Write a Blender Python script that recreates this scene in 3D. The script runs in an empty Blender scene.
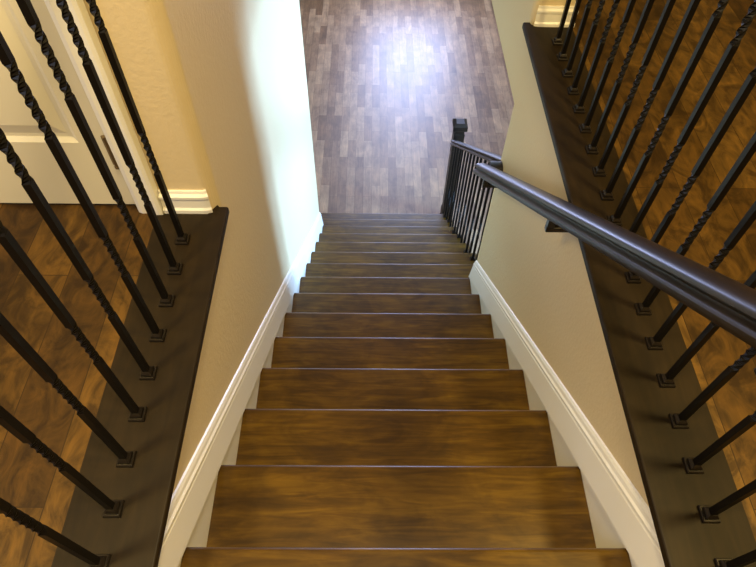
import bpy, bmesh, math, random
from mathutils import Vector, Matrix
random.seed(4)
C = bpy.context.scene.collection
PI = math.pi

# ------------------------------------------------------------------ measured constants (metres)
RISE, RUN = 0.19, 0.2495
Y0, Z0 = 0.3047, -0.19            # nosing of the first tread below the upper floor
SL = RISE / RUN
XL, XR = -0.404, 0.571            # faces of the two skirt boards
WL, WR = -0.420, 0.587            # faces of the two stairwell walls
LOW = -3.04                       # lower floor
CEIL = 2.44
def noz(k): return Y0 + k*RUN, Z0 - k*RISE
def nl(y): return Z0 - (y - Y0)*SL

# ------------------------------------------------------------------ helpers
def add_box(bm, x0, x1, y0, y1, z0, z1, bevel=0, seg=2):
    m = Matrix.Translation(((x0+x1)/2, (y0+y1)/2, (z0+z1)/2)) @ Matrix.Diagonal((x1-x0, y1-y0, z1-z0, 1))
    r = bmesh.ops.create_cube(bm, size=1, matrix=m)
    if bevel:
        es = list({e for v in r['verts'] for e in v.link_edges})
        bmesh.ops.bevel(bm, geom=es, offset=bevel, segments=seg, affect='EDGES', profile=.5)
def add_prism(bm, pts, axis, a, b, cap=True):
    """closed outline pts (u,v) swept along an axis from a to b; x: (y,z)  y: (x,z)  z: (x,y)"""
    def P(u, v, w): return {'x': (w, u, v), 'y': (u, w, v), 'z': (u, v, w)}[axis]
    A = [bm.verts.new(P(u, v, a)) for u, v in pts]; B = [bm.verts.new(P(u, v, b)) for u, v in pts]
    n = len(pts)
    for i in range(n): bm.faces.new((A[i], A[(i+1) % n], B[(i+1) % n], B[i]))
    if cap: bm.faces.new(A); bm.faces.new(B[::-1])
def loft(bm, rings, cap=True):
    R = [[bm.verts.new(p) for p in r] for r in rings]
    n = len(R[0])
    for a, b in zip(R, R[1:]):
        for i in range(n): bm.faces.new((a[i], a[(i+1) % n], b[(i+1) % n], b[i]))
    if cap: bm.faces.new(R[0][::-1]); bm.faces.new(R[-1])
def add_tube(bm, pts, r, n=12):
    rings = []
    for i, p in enumerate(pts):
        p = Vector(p); t = (Vector(pts[min(i+1, len(pts)-1)]) - Vector(pts[max(i-1, 0)])).normalized()
        u = t.cross(Vector((0, 1, 0.01)));  u = u.normalized() if u.length > .05 else t.cross(Vector((1, 0, 0))).normalized()
        w = t.cross(u)
        rings.append([p + r*(math.cos(2*PI*k/n)*u + math.sin(2*PI*k/n)*w) for k in range(n)])
    loft(bm, rings)
def obj(name, bm, mat, parent=None, smooth=False, kind=None, origin=None):
    bmesh.ops.recalc_face_normals(bm, faces=bm.faces)
    org = Vector(origin) if origin else (Vector(parent_world(parent)) if parent else Vector((0, 0, 0)))
    bmesh.ops.translate(bm, verts=bm.verts, vec=-org)
    me = bpy.data.meshes.new(name); bm.to_mesh(me); bm.free()
    if smooth:
        for p in me.polygons: p.use_smooth = True
    me.materials.append(mat)
    o = bpy.data.objects.new(name, me); C.objects.link(o)
    pw = Vector(parent_world(parent)) if parent else Vector((0, 0, 0))
    o.location = org - pw
    if parent: o.parent = parent
    if kind: o['kind'] = kind
    return o
def parent_world(p):
    v = Vector((0, 0, 0))
    while p: v += p.location; p = p.parent
    return v
def sharp(o, ang=35):
    o.data.set_sharp_from_angle(angle=math.radians(ang)) if hasattr(o.data, 'set_sharp_from_angle') else None
def struct(name, bm, mat, label=None):
    o = obj(name, bm, mat, kind='structure')
    if label: o['label'] = label
    return o
def thing(name, label, cat, loc, group=None):
    o = bpy.data.objects.new(name, None); C.objects.link(o); o.location = loc; o.empty_display_size = .1
    o['label'] = label; o['category'] = cat
    if group: o['group'] = group
    return o
def BM(): return bmesh.new()

# ------------------------------------------------------------------ materials
def mat(name, col, rough=.5, spec=.5, coat=0, coat_rough=.1, metal=0):
    m = bpy.data.materials.new(name); m.use_nodes = True
    b = m.node_tree.nodes['Principled BSDF']
    b.inputs['Base Color'].default_value = (*col, 1); b.inputs['Roughness'].default_value = rough
    b.inputs['Specular IOR Level'].default_value = spec; b.inputs['Metallic'].default_value = metal
    b.inputs['Coat Weight'].default_value = coat; b.inputs['Coat Roughness'].default_value = coat_rough
    return m
def nt(m): return m.node_tree.nodes, m.node_tree.links, m.node_tree.nodes['Principled BSDF']
def coords(m, scale=(1, 1, 1), rot=(0, 0, 0), loc=(0, 0, 0)):
    N, L, B = nt(m)
    tc = N.new('ShaderNodeTexCoord'); mp = N.new('ShaderNodeMapping')
    mp.inputs['Scale'].default_value = scale; mp.inputs['Rotation'].default_value = rot; mp.inputs['Location'].default_value = loc
    L.new(tc.outputs['Object'], mp.inputs['Vector']); return mp.outputs[0]
def noise(m, vec, scale, detail=4, rough=.55, dist=0):
    N, L, B = nt(m); n = N.new('ShaderNodeTexNoise')
    n.inputs['Scale'].default_value = scale; n.inputs['Detail'].default_value = detail
    n.inputs['Roughness'].default_value = rough; n.inputs['Distortion'].default_value = dist
    L.new(vec, n.inputs['Vector']); return n.outputs['Fac']
def ramp(m, fac, stops):
    N, L, B = nt(m); r = N.new('ShaderNodeValToRGB')
    while len(r.color_ramp.elements) < len(stops): r.color_ramp.elements.new(.5)
    for e, (p, c) in zip(r.color_ramp.elements, stops): e.position = p; e.color = (*c, 1)
    L.new(fac, r.inputs[0]); return r.outputs[0]
def mix(m, a, b, fac, mode='MIX'):
    N, L, B = nt(m); x = N.new('ShaderNodeMix'); x.data_type = 'RGBA'; x.blend_type = mode
    for s, v in ((x.inputs[6], a), (x.inputs[7], b)):
        if isinstance(v, tuple): s.default_value = (*v, 1)
        else: L.new(v, s)
    if isinstance(fac, (int, float)): x.inputs[0].default_value = fac
    else: L.new(fac, x.inputs[0])
    return x.outputs[2]
def bump(m, h, strength, dist=.01):
    N, L, B = nt(m); b = N.new('ShaderNodeBump'); b.inputs['Strength'].default_value = strength; b.inputs['Distance'].default_value = dist
    L.new(h, b.inputs['Height']); L.new(b.outputs[0], B.inputs['Normal'])

def paint(name, col, bs=75, strength=.3):
    m = mat(name, col, .6, .3); bump(m, noise(m, coords(m), bs, 3), strength, .004); return m
M_wall = paint('wall_paint', (.62, .50, .31))
M_white = mat('white_trim_paint', (.79, .76, .70), .32, .45)
M_ceil = paint('ceiling_paint', (.68, .66, .62))
M_door = mat('door_paint', (.68, .62, .47), .38, .4)

def planks(name, c1, c2, c3, w, ln, rough, coat, swirl, coat_rough=.2, seam=.5, bl_fac=.85, dist=1.6, spec=.5):
    """boards running along Y"""
    m = mat(name, c1, rough, spec, coat, coat_rough); N, L, B = nt(m)
    v = coords(m, rot=(0, 0, PI/2))
    br = N.new('ShaderNodeTexBrick'); br.offset = .37; br.offset_frequency = 2; br.squash = 1
    L.new(v, br.inputs['Vector'])
    br.inputs['Scale'].default_value = 1; br.inputs['Brick Width'].default_value = ln; br.inputs['Row Height'].default_value = w
    br.inputs['Mortar Size'].default_value = .0012; br.inputs['Mortar Smooth'].default_value = .2; br.inputs['Bias'].default_value = 0
    br.inputs['Color1'].default_value = (0, 0, 0, 1); br.inputs['Color2'].default_value = (1, 1, 1, 1); br.inputs['Mortar'].default_value = (.5, .5, .5, 1)
    g = noise(m, coords(m, (14, 1.6, 1)), 2.2, 6, .6, 1.2)
    bl = noise(m, coords(m, (1.6, 1, 1)), swirl, 5, .62, dist)
    a = ramp(m, br.outputs['Color'], [(0, c1), (.5, c2), (1, c3)])
    gr = ramp(m, g, [(.3, (.6, .6, .6)), (.7, (1.15, 1.15, 1.15))])
    blr = ramp(m, bl, [(.38, (.36, .33, .30)), (.5, (.85, .85, .85)), (.64, (1.35, 1.3, 1.2))])
    c = mix(m, mix(m, a, gr, .8, 'MULTIPLY'), blr, bl_fac, 'MULTIPLY')
    c = mix(m, c, tuple(x*seam for x in c1), br.outputs['Fac'])
    L.new(c, B.inputs['Base Color']); bump(m, bl, .25, .004)
    return m
M_hall = planks('hand_scraped_floor', (.055, .026, .005), (.092, .046, .008), (.145, .076, .015), .127, .9, .5, .03, 9, .3, spec=.22, bl_fac=.85)
M_foyer = planks('foyer_floor', (.21, .118, .056), (.34, .21, .108), (.46, .305, .165), .085, .42, .44, .3, 6, .42, bl_fac=.38, dist=.4)
def wood(name, lo, mid, hi, rough, coat, cr, sx=(1.2, 12, 12), blot=5, spec=.5):
    m = mat(name, mid, rough, spec, coat, cr); N, L, B = nt(m)
    g = noise(m, coords(m, sx), 4, 6, .6, .8); b = noise(m, coords(m, (1, 1.5, 1.5)), blot, 4, .6, 1.2)
    c = ramp(m, g, [(.3, lo), (.5, mid), (.72, hi)])
    c = mix(m, c, ramp(m, b, [(.32, (.38, .34, .3)), (.55, (1, 1, 1)), (.8, (1.35, 1.3, 1.2))]), .6, 'MULTIPLY')
    L.new(c, B.inputs['Base Color']); return m
M_tread = wood('stained_maple_tread', (.046, .022, .0015), (.085, .042, .0022), (.145, .078, .0045), .36, .2, .2, spec=.25)
M_riser = wood('stained_riser', (.06, .026, .008), (.085, .04, .01), (.11, .055, .016), .45, .2, .3)
M_cap = wood('espresso_cap', (.013, .0075, .0022), (.017, .010, .0031), (.023, .0135, .0044), .52, 0, .4, (12, 1.2, 12), 3, .2)
M_rail = wood('espresso_rail', (.007, .004, .0025), (.010, .0055, .003), (.014, .0075, .004), .42, .22, .28, (12, 1.5, 1.5), 3, .35)
M_iron = mat('wrought_iron', (.004, .003, .0022), .42, .2)
M_bronze = mat('dark_bronze', (.02, .015, .012), .3, .6, metal=.6)
M_hinge = mat('aged_brass', (.30, .22, .12), .38, .5, metal=.9)

# ------------------------------------------------------------------ shell
b = BM(); add_box(b, -3.2, 3.4, -.6, 8.6, LOW-.1, LOW); struct('floor', b, M_foyer, 'worn brown plank floor at the foot of the stairs')
# upper floors: boards to the left and right of the stairwell
b = BM(); add_box(b, -3.2, -.585, -2.4, 1.3, -.022, 0); struct('floor.001', b, M_hall, 'brown hand-scraped plank floor of the left landing')
b = BM(); add_box(b, .742, 3.4, -2.4, 3.2, -.022, 0); struct('floor.002', b, M_hall, 'amber hand-scraped plank floor of the right landing')
b = BM(); add_box(b, -.585, .742, -2.4, -.60, -.022, 0); struct('floor.003', b, M_hall)
# structure under the upper floors (ceiling of the lower level)
b = BM(); add_box(b, -3.2, WL-.12, -2.4, 3.17, -.32, -.022); struct('ceiling.001', b, M_ceil)
b = BM(); add_box(b, WR+.133, 3.4, -2.4, 3.2, -.32, -.022); struct('ceiling.002', b, M_ceil)
b = BM(); add_box(b, WL-.12, WR+.133, -2.4, -.60, -.32, -.022); struct('ceiling.003', b, M_ceil)
b = BM(); add_box(b, -3.3, 3.5, -2.5, 8.7, CEIL, CEIL+.1); struct('ceiling', b, M_ceil)

# left stairwell wall: below the upper floor, then the full-height corner above it
b = BM(); add_box(b, WL-.12, WL, -.60, 3.288, LOW, -.022)
struct('wall_left', b, M_wall, 'tan stairwell wall along the left side of the flight')
arc = [(WL-.035+.035*math.cos(t), 1.165-.035*math.sin(t)) for t in [i*PI/2/8 for i in range(9)]]
arc = [(WL-.035+.035*math.cos(-i*PI/16), 1.165+.035*math.sin(-i*PI/16)) for i in range(9)]
pts = [(WL, 3.288)] + arc + [(-.640, 1.13), (-.640, 1.25), (WL-.12, 1.25), (WL-.12, 3.288)]
b = BM(); add_prism(b, pts, 'z', -.022, CEIL); o = struct('wall_corner', b, M_wall, 'yellow wall with a rounded corner beside the white door')
o.name = 'wall_left.001'
b = BM(); add_box(b, -1.42, -.640, 1.13, 1.25, 2.035, CEIL); add_box(b, -3.2, -1.42, 1.13, 1.25, -.022, CEIL); struct('wall_door_side', b, M_wall).name = 'wall_left.002'
# right stairwell wall: below the cap, ends at the open balustrade; header above the opening
RE = 2.045
SF = 2.088                         # face of the wall stub at the end of the right cap
b = BM(); add_box(b, WR, WR+.133, -.60, RE, LOW, -.022)
struct('wall_right', b, M_wall, 'tan stairwell wall under the right railing, behind the handrail')
b = BM()
arc = [(WR+.03-.03*math.cos(i*PI/16), SF+.03-.03*math.sin(i*PI/16)) for i in range(9)]
pts = arc + [(WR+.145, SF), (WR+.145, 3.2), (WR, 3.2)]
add_prism(b, pts, 'z', -.022, CEIL); add_box(b, WR, WR+.133, RE, 3.2, -.32, -.022)
struct('wall_right_header', b, M_wall, 'tan wall over the opening beside the lower steps').name = 'wall_right.001'
# outer walls
def hole_wall(name, axis, c0, c1, u0, u1, z0, z1, hu0, hu1, hz0, hz1):
    b = BM()
    for (a, d, e, f) in ((u0, hu0, z0, z1), (hu1, u1, z0, z1), (hu0, hu1, z0, hz0), (hu0, hu1, hz1, z1)):
        if axis == 'y': add_box(b, a, d, c0, c1, e, f)
        else: add_box(b, c0, c1, a, d, e, f)
    return struct(name, b, M_wall)
FW = (-.1, 1.25, -2.15, -.55)       # glazed front door light
RW = (2.35, 3.25, -2.3, -1.2)        # tall foyer window
TW = (-.9, 2.1, .3, 2.1)            # unseen high opening, added to let in cool fill over the foyer
hole_wall('wall_far', 'y', 8.6, 8.75, -3.2, 3.4, LOW, 0, FW[0], FW[1], FW[2], FW[3])
hole_wall('wall_right.002', 'x', 3.4, 3.55, -2.4, 8.6, LOW, CEIL, RW[0], RW[1], RW[2], RW[3])
LW = (-1.3, -.1, .9, 2.1)            # landing window on the far left wall
hole_wall('wall_left.003', 'x', -3.35, -3.2, -2.4, 8.6, LOW, CEIL, *LW)
b = BM(); add_box(b, -3.2, 3.4, -2.55, -2.4, -.3, CEIL); struct('wall_near', b, M_wall)
b = BM(); add_box(b, -3.2, 3.4, -.75, -.62, LOW, -.32); struct('wall_near.001', b, M_wall)
b = BM(); add_box(b, WR+.145, 3.4, 3.2, 3.3, -.32, CEIL); struct('wall_right.003', b, M_wall)
def window(name, axis, c, u0, u1, z0, z1, nu, nz):
    b = BM(); w = .05
    def bx(a, d, e, f, t=.03):
        if axis == 'y': add_box(b, a, d, c-t, c+t, e, f)
        else: add_box(b, c-t, c+t, a, d, e, f)
    bx(u0, u0+w, z0, z1); bx(u1-w, u1, z0, z1); bx(u0+w, u1-w, z0, z0+w); bx(u0+w, u1-w, z1-w, z1)
    for i in range(1, nu): x = u0+(u1-u0)*i/nu; bx(x-.012, x+.012, z0+w, z1-w, .012)
    for i in range(1, nz): z = z0+(z1-z0)*i/nz; bx(u0+w, u1-w, z-.012, z+.012, .010)
    struct(name, b, M_white)
window('window_1', 'y', 8.66, *FW, 1, 1)
hole_wall('wall_far.001', 'y', 8.6, 8.75, -3.2, 3.4, 0, CEIL, TW[0], TW[1], TW[2], TW[3])
window('window_4', 'x', -3.26, *LW, 2, 2)
window('fill_window_3', 'y', 8.66, *TW, 3, 1)  # unseen frame, added for the cool fill lamp behind it
window('window_2', 'x', 3.46, *RW, 2, 3)

# ------------------------------------------------------------------ door on the left landing
b = BM()
DX0, DX1, DF = -1.405, -.645, 1.137
def raised(bm, x0, x1, z0, z1):
    # sunken bevel and raised field of a moulded door panel
    d = [(0, 0), (.012, .009), (.022, .009), (.05, .002)]
    rings = [[(x0+o, DF+dd, z0+o), (x1-o, DF+dd, z0+o), (x1-o, DF+dd, z1-o), (x0+o, DF+dd, z1-o)] for o, dd in d]
    R = [[bm.verts.new(p) for p in r] for r in rings]
    for a, c in zip(R, R[1:]):
        for i in range(4): bm.faces.new((a[i], a[(i+1) % 4], c[(i+1) % 4], c[i]))
    bm.faces.new(R[-1])
px0, px1 = DX0+.075, DX1-.072
pz = [(.225, .86), (1.0, 1.90)]
xs = [DX0, px0, px1, DX1]; zs = [.012, .225, .86, 1.0, 1.90, 2.02]
for i in range(3):
    for j in range(5):
        if i == 1 and j in (1, 3): raised(b, px0, px1, zs[j], zs[j+1]); continue
        vs = [b.verts.new(p) for p in ((xs[i], DF, zs[j]), (xs[i+1], DF, zs[j]), (xs[i+1], DF, zs[j+1]), (xs[i], DF, zs[j+1]))]; b.faces.new(vs)
bmesh.ops.remove_doubles(b, verts=b.verts, dist=.0001)
edge = [e for e in b.edges if e.is_boundary]
r = bmesh.ops.extrude_edge_only(b, edges=edge); vv = [v for v in r['geom'] if isinstance(v, bmesh.types.BMVert)]
bmesh.ops.translate(b, verts=vv, vec=(0, .035, 0)); bmesh.ops.holes_fill(b, edges=[e for e in b.edges if e.is_boundary])
door = struct('door_1', b, M_door, 'cream moulded panel door behind the left railing')
for hz in (.205, 1.05, 1.82):
    b = BM(); add_tube(b, [(-.6435, 1.126, hz-.045), (-.6435, 1.126, hz+.045)], .0055, 10)
    for q in (-.047, .047): add_tube(b, [(-.6435, 1.126, hz+q-.003), (-.6435, 1.126, hz+q+.003)], .0068, 10)
    add_box(b, -.655, -.637, 1.1315, 1.136, hz-.045, hz+.045)
    obj('hinge', b, M_hinge, door)['label'] = 'brass hinge'
# casing
def casing(u0, u1, z0, z1):
    return [(u0, 1.13), (u0, 1.118), (u0+.012, 1.113), (u0+.03, 1.115), (u1-.022, 1.108), (u1-.012, 1.106), (u1-.003, 1.109), (u1, 1.13)]
b = BM(); add_prism(b, casing(-.636, -.566, 0, 0), 'z', 0, 2.10)
add_box(b, -1.484, -1.414, 1.108, 1.13, 0, 2.10); add_box(b, -1.414, -.636, 1.108, 1.13, 2.03, 2.10)
struct('trim_1', b, M_white, 'white door casing')
# baseboards on the two landings, with stepped profile
def bb_prof(y, s=1, h=.083):
    return [(y, 0), (y-.017*s, 0), (y-.017*s, .012), (y-.012*s, .018), (y-.012*s, h-.026), (y-.015*s, h-.022), (y-.015*s, h-.014), (y-.008*s, h-.008), (y-.006*s, h), (y, h)]
def base_round(name, x0, x1, yf, cx, cy, rad, side, h=.083, lab=None):
    """baseboard along a wall facing -Y from x0 to the bullnose centred cx,cy, following the curve"""
    prof = bb_prof(0, 1, h); rings = []
    def ring(p, n): return [(p[0]-n[0]*u, p[1]-n[1]*u, z+.001) for u, z in prof]
    rings.append(ring((x0, yf), (0, -1)))
    for i in range(6):
        a = i/5*math.radians(24)
        n = (side*math.sin(a), -math.cos(a)); rings.append(ring((cx+n[0]*rad, cy+n[1]*rad), n))
    b = BM(); loft(b, rings); return struct(name, b, M_white, lab)
base_round('baseboard_left', -.5655, 0, 1.13, WL-.035, 1.165, .035, 1, h=.074, lab='short white baseboard between door casing and rounded corner')
base_round('baseboard_right', WR+.162, 0, SF, WR+.03, SF+.03, .03, -1, h=.074, lab='short white baseboard at the end of the right cap')
b = BM(); pr = [(WR+.145 - u, z+.001) for u, z in bb_prof(0)]
add_prism(b, pr, 'y', SF+.002, 3.19); struct('baseboard_right.001', b, M_white)

# ------------------------------------------------------------------ staircase
st = thing('staircase', 'straight flight of glossy dark brown wooden steps descending between white skirt boards', 'staircase', (0, 0, LOW))
NK = 15
def tread_bm(k):
    y, z = noz(k); yb = y - RUN - .004
    x0, x1 = XL+.0005, XR-.0005
    if k >= 13: x0 = -.62
    if k >= 8: x1 = .715
    b = BM(); t, r = .026, .011
    pr = [(yb, z), (y-r, z)] + [(y-r+r*math.sin(a), z-r+r*math.cos(a)) for a in [PI/8*i for i in range(1, 9)]] + [(y-r, z-t), (yb, z-t)]
    pr = [(yb, z)] + [(y-r+r*math.sin(a), z-r+r*math.cos(a)) for a in [PI/12*i for i in range(0, 7)]] + [(y, z-t+r)] + [(y-r+r*math.cos(a), z-t+r-r*math.sin(a)) for a in [PI/12*i for i in range(1, 7)]] + [(yb, z-t)]
    if k < 8 or k >= 13: add_prism(b, pr, 'x', x0, x1)
    else: add_prism(b, pr, 'x', x0, x1)
    return b
for k in range(-1, NK):
    if k == -1:
        b = BM(); add_box(b, -.3945, .562, -.598, .055, -.026, 0, .008, 3)
        obj('tread', b, M_tread, st, smooth=False)['label'] = 'top step level with the upper floor'
    else:
        b = tread_bm(k); o = obj('tread', b, M_tread, st)
        y, z = noz(k)
        o.data.transform(Matrix.Translation((-.37*k, 0, 0))); o.location.x += .37*k   # own patch of grain on each board
        for p in o.data.polygons: p.use_smooth = True
        sharp(o)
    y, z = noz(k)
    rx1 = .700 if k >= 8 else XR-.0005
    rx0 = -.60 if k >= 13 else XL+.0005
    if k >= 8: rx1 = .700
    b = BM(); add_box(b, rx0, rx1, y-.045, y-.028, z-RISE+.0005, z-.0265); obj('riser', b, M_riser, st)
# skirt boards on both walls: flat stringer board with a thicker moulded base on it
def rake(bm, x0, x1, ya, yb, lo, hi, plumb_end=True):
    yc = max(ya+.001, Y0 + (Z0+.0225+hi)/SL)          # never above the underside of the cap
    pts = [(ya, min(nl(ya)+hi, -.0225)), (yc, nl(yc)+hi), (yb, nl(yb)+hi), (yb, nl(yb)+lo), (ya, nl(ya)+lo)]
    add_prism(bm, pts, 'x', x0, x1)
for side, xf, xw, ye in ((1, XL, WL, 3.287), (-1, XR, WR, RE-.001)):
    b = BM(); e = xw+side*.0005; ya = .075
    ysplit = .302
    rake(b, min(e, xf), max(e, xf), ya+.001, ye, -.30, 0.02)
    # moulded section: profile across the thickness
    prof = [(0, .005), (.0225, .005), (.0245, .008), (.0245, .016), (.0150, .112), (.0125, .117), (.0155, .122), (.0155, .131), (.011, .137), (.009, .149), (.005, .158), (0, .160)]
    rings = []
    for y in [ya+i*.02 for i in range(18)] + [ye]:
        rings.append([(e+side*t, y, min(nl(y)+h, -.0225)) for t, h in prof])
    loft(b, rings)
    o = obj('skirt_board', b, M_white, st)
    o['label'] = 'white moulded skirt board on the left wall' if side > 0 else 'white moulded skirt board on the right wall'
# open stringer under the steps past the right wall, and a closed one under the last left steps
b = BM(); pts = [(RE+.002, LOW+.001), (3.75, LOW+.001)]
for k in range(14, 6, -1):
    y, z = noz(k); y2 = max(noz(k-1)[0]-.045, RE+.002)
    if k == 7: break
    pts += [(y-.046, z-.028), (y2, z-.028)]
add_prism(b, pts, 'x', .60, .699); o = obj('stringer', b, M_white, st); o['label'] = 'white open stringer under the lower steps'

# ------------------------------------------------------------------ iron balusters
def baluster_bm(x, y, z0, z1, zones, s=.0064, ph=0):
    b = BM(); zs = [(z0, 0)]
    ang = 0
    for a, c in zones:
        if a <= z0 or c >= z1: continue
        zs.append((a, ang)); n = 21; tot = 2*PI*1.5
        for i in range(1, n+1): zs.append((a+(c-a)*i/n, ang+tot*i/n))
        ang += tot
    zs.append((z1, ang))
    rings = []
    for z, t in zs:
        q = s*math.sqrt(2)*(.90 if any(a+.001 < z < c-.001 for a, c in zones) else 1)     # forged twist is a little slimmer
        rings.append([(x+q*math.cos(t+PI/4+k*PI/2), y+q*math.sin(t+PI/4+k*PI/2), z) for k in range(4)])
    loft(b, rings); return b
def shoe_bm(x, y, z):
    b = BM(); rings = []
    for h, w in ((0, .0165), (.006, .0165), (.008, .0150), (.008, .0120), (.014, .0115), (.018, .0088), (.020, .0072)):
        rings.append([(x+w*a, y+w*c, z+h) for a, c in ((-1, -1), (1, -1), (1, 1), (-1, 1))])
    loft(b, rings); return b
ZN = [(.243, .362), (.592, .722)]
def railing(root, xs, ys, z, top, zones=ZN):
    first = None
    for i, y in enumerate(ys):
        if first is None:
            bal = obj('baluster', baluster_bm(xs, y, z+.001, top, zones), M_iron, root, origin=(xs, y, z))
            sh = obj('shoe', shoe_bm(xs, y, z+.0005), M_bronze, bal, origin=(xs, y, z))
            first = bal
        else:
            c = first.copy(); C.objects.link(c); c.parent = root; c.location = first.location + Vector((0, y-ys[0], 0))
            s = sh.copy(); C.objects.link(s); s.parent = c
CT = .003
def cap_obj(name, pts, root, lab, nose):
    b = BM(); add_prism(b, pts, 'z', -.0215, CT)
    es = [e for e in b.edges if all(abs(v.co.x-nose) < .0005 for v in e.verts) and abs(e.verts[0].co.z-e.verts[1].co.z) < .001]
    bmesh.ops.bevel(b, geom=es, offset=.005, segments=3, affect='EDGES', profile=.5)
    o = obj(name, b, M_cap, root); o['label'] = lab; return o
# hand rail profile (u across, v up), plough-shaped bottom, grooved sides, domed top
def rail_prof(w=.030, h=.052):
    half = [(0, 0), (w*.80, 0), (w*.82, h*.05), (w*.96, h*.09), (w*1.0, h*.17), (w*1.0, h*.30), (w*.90, h*.39), (w*.70, h*.45), (w*.62, h*.53), (w*.68, h*.61), (w*.88, h*.67), (w*.96, h*.73), (w*.93, h*.82), (w*.80, h*.90), (w*.58, h*.955), (w*.30, h*.99), (0, h)]
    return half + [(-u, v) for u, v in half[-2:0:-1]]
RP = rail_prof()
def rail_along_y(bm, x, pts, prof=RP):
    """pts (y, z of underside); plumb ends"""
    loft(bm, [[(x+u, y, z+v) for u, v in prof] for y, z in pts])
def newel_bm(x, y, z0, h, s=.045, rail_h=None):
    b = BM(); prof = [(0, s+.006), (.12, s+.006), (.13, s), (h-.30, s), (h-.295, s-.004), (h-.285, s-.004), (h-.28, s), (h-.11, s), (h-.105, s-.008), (h-.075, s-.008), (h-.068, s+.008), (h-.055, s+.013), (h-.02, s+.013), (h, s-.012)]
    loft(b, [[(x+w*a, y+w*c, z0+q) for a, c in ((-1, -1), (1, -1), (1, 1), (-1, 1))] for q, w in prof])
    return b

# left landing railing
LX = -.4955
rl = thing('stair_railing', 'black iron balusters on the left dark floor cap, in front of the white door', 'railing', (LX, .3, 0))
pts = [(-.3955, -.598), (-.3955, 1.138), (WL-.006, 1.141), (WL-.006, 1.124), (-.436, 1.1115), (-.585, 1.1075), (-.585, -.598)]
pts = [(-.3955, -.598), (-.3955, 1.138), (WL+.0005, 1.138)] + [(WL-.035+.0355*math.cos(-i*PI/16), 1.165+.0355*math.sin(-i*PI/16)) for i in range(3, 5)] + [(-.447, 1.1105), (-.5845, 1.1055), (-.5845, -.598)]
cap_obj('floor_cap', pts, rl, 'dark wood cap board with a rounded edge', -.3955)
ly = [(1.0078 - .0974*i)*1.008 for i in range(14)]
railing(rl, LX, ly, CT, .93)
b = BM(); rail_along_y(b, LX, [(-.36, .93), (1.128, .93)]); sharp(obj('handrail', b, M_rail, rl, smooth=True))
obj('newel_post', newel_bm(LX, -.40, CT, 1.10), M_rail, rl)
# right landing railing
RX = .6655
rr = thing('stair_railing', 'black iron balusters on the right dark floor cap, behind the sloping handrail', 'railing', (RX, .8, 0))
arcR = [(WR+.03-.0305*math.cos(i*PI/16), RE+.065-.0305*math.sin(i*PI/16)) for i in range(5, 1, -1)]
pts = [(.563, -.598), (.563, SF+.012), (WR-.0005, SF+.012), (WR+.006, SF-.004), (WR+.018, SF-.014), (WR+.03, SF-.0185), (.7415, SF-.0185), (.7415, -.598)]
cap_obj('floor_cap', pts, rr, 'dark wood cap board with a rounded edge', .563)
ry = [(1.9459 - .0957*i)*1.010 for i in range(23)]
railing(rr, RX, ry, CT, .93)
b = BM(); rail_along_y(b, RX, [(-.20, .93), (SF-.001, .93)]); sharp(obj('handrail', b, M_rail, rr, smooth=True))
obj('newel_post', newel_bm(RX, -.245, CT, 1.10), M_rail, rr)

# lower open balustrade
BX, NX, NY = .684, .722, 3.925
lo = thing('stair_railing', 'dark newel post and thin black balusters beside the bottom steps', 'railing', (NX, NY, LOW))
obj('newel_post', newel_bm(NX, NY, LOW+.0005, 1.15), M_rail, lo)
def rz(y): return nl(y) + .815
b = BM(); rail_along_y(b, BX, [(RE+.001, rz(RE)), (NY-.046, rz(NY-.046))]); sharp(obj('handrail', b, M_rail, lo, smooth=True))
for i in range(17):
    yy = RE+.026 + .1055*i
    k = max(8, math.ceil((yy-Y0)/RUN)); z = noz(k)[1]
    yy = min(max(yy, noz(k-1)[0]+.018), noz(k)[0]-.018)      # shoe sits fully on one tread
    if k > 14: break
    bal = obj('baluster', baluster_bm(BX, yy, z+.001, rz(yy)+.002, [(z+.24, z+.36)], .0070), M_iron, lo, origin=(BX, yy, z))
    obj('shoe', shoe_bm(BX, yy, z+.0005), M_bronze, bal, origin=(BX, yy, z))

# wall-mounted handrail
HX = .500
hr = thing('wall_handrail', 'dark wooden handrail sloping along the right stairwell wall', 'handrail', (WR, 1.2, nl(1.2)+.8))
def hz_(y): return nl(y) + .808
HE = 2.035
RPh = rail_prof(.033, .065)
b = BM()
top_y = .055
path = [(-.17, hz_(top_y)), (top_y-.04, hz_(top_y)), (top_y+.03, hz_(top_y)-.012), (top_y+.08, hz_(top_y+.08)), (HE, hz_(HE))]
rail_along_y(b, HX, path, RPh); sharp(obj('rail', b, M_rail, hr, smooth=True))
b = BM(); loft(b, [[(x, HE-.034+u, hz_(HE-.034)+v) for u, v in RPh] for x in (HX+.0335, WR-.0005)]); sharp(obj('return', b, M_rail, hr, smooth=True))
b = BM(); loft(b, [[(x, -.2035+u, hz_(top_y)+v) for u, v in RPh] for x in (HX-.03, RX-.02)]); sharp(obj('return', b, M_rail, hr, smooth=True))
def bracket(y):
    z = hz_(y); zw = z-.042
    b = BM()
    add_box(b, WR-.006, WR-.0005, y-.02, y+.02, zw-.022, zw+.022, .002)
    o = obj('bracket', b, M_bronze, hr)
    b = BM(); add_box(b, HX-.011, WR-.0055, y-.010, y+.010, zw-.012, zw+.006, .003)
    add_box(b, HX-.011, HX+.011, y-.010, y+.010, zw+.006, z+.004, .002)
    obj('arm', b, M_bronze, o)
    b = BM(); add_tube(b, [(HX-.004, y+.10, hz_(y+.10)+.002), (HX-.004, y+.10, hz_(y+.10)-.012)], .005, 8); obj('screw', b, M_bronze, o)
bracket(1.11); bracket(1.90); bracket(.35)

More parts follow.
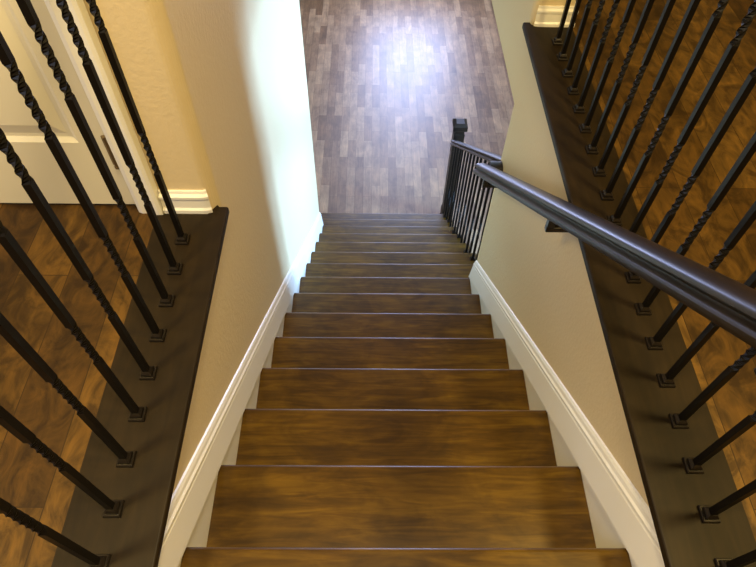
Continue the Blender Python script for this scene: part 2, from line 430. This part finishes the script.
# ------------------------------------------------------------------ light
def area(name, loc, target, sx, sy, power, col, shape='RECTANGLE'):
    l = bpy.data.lights.new(name, 'AREA'); l.shape = shape; l.size = sx; l.size_y = sy; l.energy = power; l.color = col
    o = bpy.data.objects.new(name, l); C.objects.link(o); o.location = loc
    o.rotation_euler = (Vector(target)-Vector(loc)).to_track_quat('-Z', 'Y').to_euler(); return o
WARM = (1, .75, .27)
area('ceiling_lamp', (-1.15, -.1, 2.42), (-1.15, -.1, 0), .30, .30, 31, WARM, 'DISK')
area('ceiling_lamp', (1.30, .4, 2.42), (1.30, .4, 0), .30, .30, 38, WARM, 'DISK')
area('ceiling_lamp', (.1, .1, 2.42), (.1, .1, 0), .30, .30, 34, (1, .78, .44), 'DISK')
# daylight at the two windows
wl = area('window_daylight', (3.62, 2.80, -1.75), (WL, 2.70, -1.0), .8, .9, 200, (.345, .61, 1)); wl.data.spread = math.radians(110)
area('door_daylight', ((FW[0]+FW[1])/2, 8.80, (FW[2]+FW[3])/2), ((FW[0]+FW[1])/2, 0, (FW[2]+FW[3])/2-1), FW[1]-FW[0], FW[3]-FW[2], 150, (.50, .60, 1))
area('transom_fill', ((TW[0]+TW[1])/2, 8.80, (TW[2]+TW[3])/2), (0, 3, 1.6), TW[1]-TW[0], TW[3]-TW[2], 105, (.58, .66, 1))  # added cool fill: bluish veil on lower treads, foyer floor and ceiling
area('landing_daylight', (-3.42, -.7, 1.5), (.6, .5, .1), LW[1]-LW[0], LW[3]-LW[2], 34, (.62, .74, 1))
w = bpy.data.worlds.new('sky'); bpy.context.scene.world = w; w.use_nodes = True
bg = w.node_tree.nodes['Background']; bg.inputs[0].default_value = (.55, .72, 1, 1); bg.inputs[1].default_value = 0.5

# ------------------------------------------------------------------ camera (solved from the photograph)
f, pitch, yaw, roll, H = 591.13, .9359, .0206, .0245, 1.1976
F = Vector((math.sin(yaw)*math.cos(pitch), math.cos(yaw)*math.cos(pitch), -math.sin(pitch)))
R0 = Vector((math.cos(yaw), -math.sin(yaw), 0)); U0 = R0.cross(F)
R = math.cos(roll)*R0 + math.sin(roll)*U0; U = -math.sin(roll)*R0 + math.cos(roll)*U0
cam = bpy.data.cameras.new('camera'); co = bpy.data.objects.new('camera', cam); C.objects.link(co)
cam.sensor_width = 36; cam.lens = f*36/756; cam.clip_start = .02
co.matrix_world = Matrix(((R.x, U.x, -F.x, 0), (R.y, U.y, -F.y, 0), (R.z, U.z, -F.z, H), (0, 0, 0, 1)))
sc = bpy.context.scene; sc.camera = co
sc.view_settings.view_transform = 'Standard'; sc.view_settings.look = 'None'; sc.view_settings.gamma = 1
sc.view_settings.exposure = 0.52
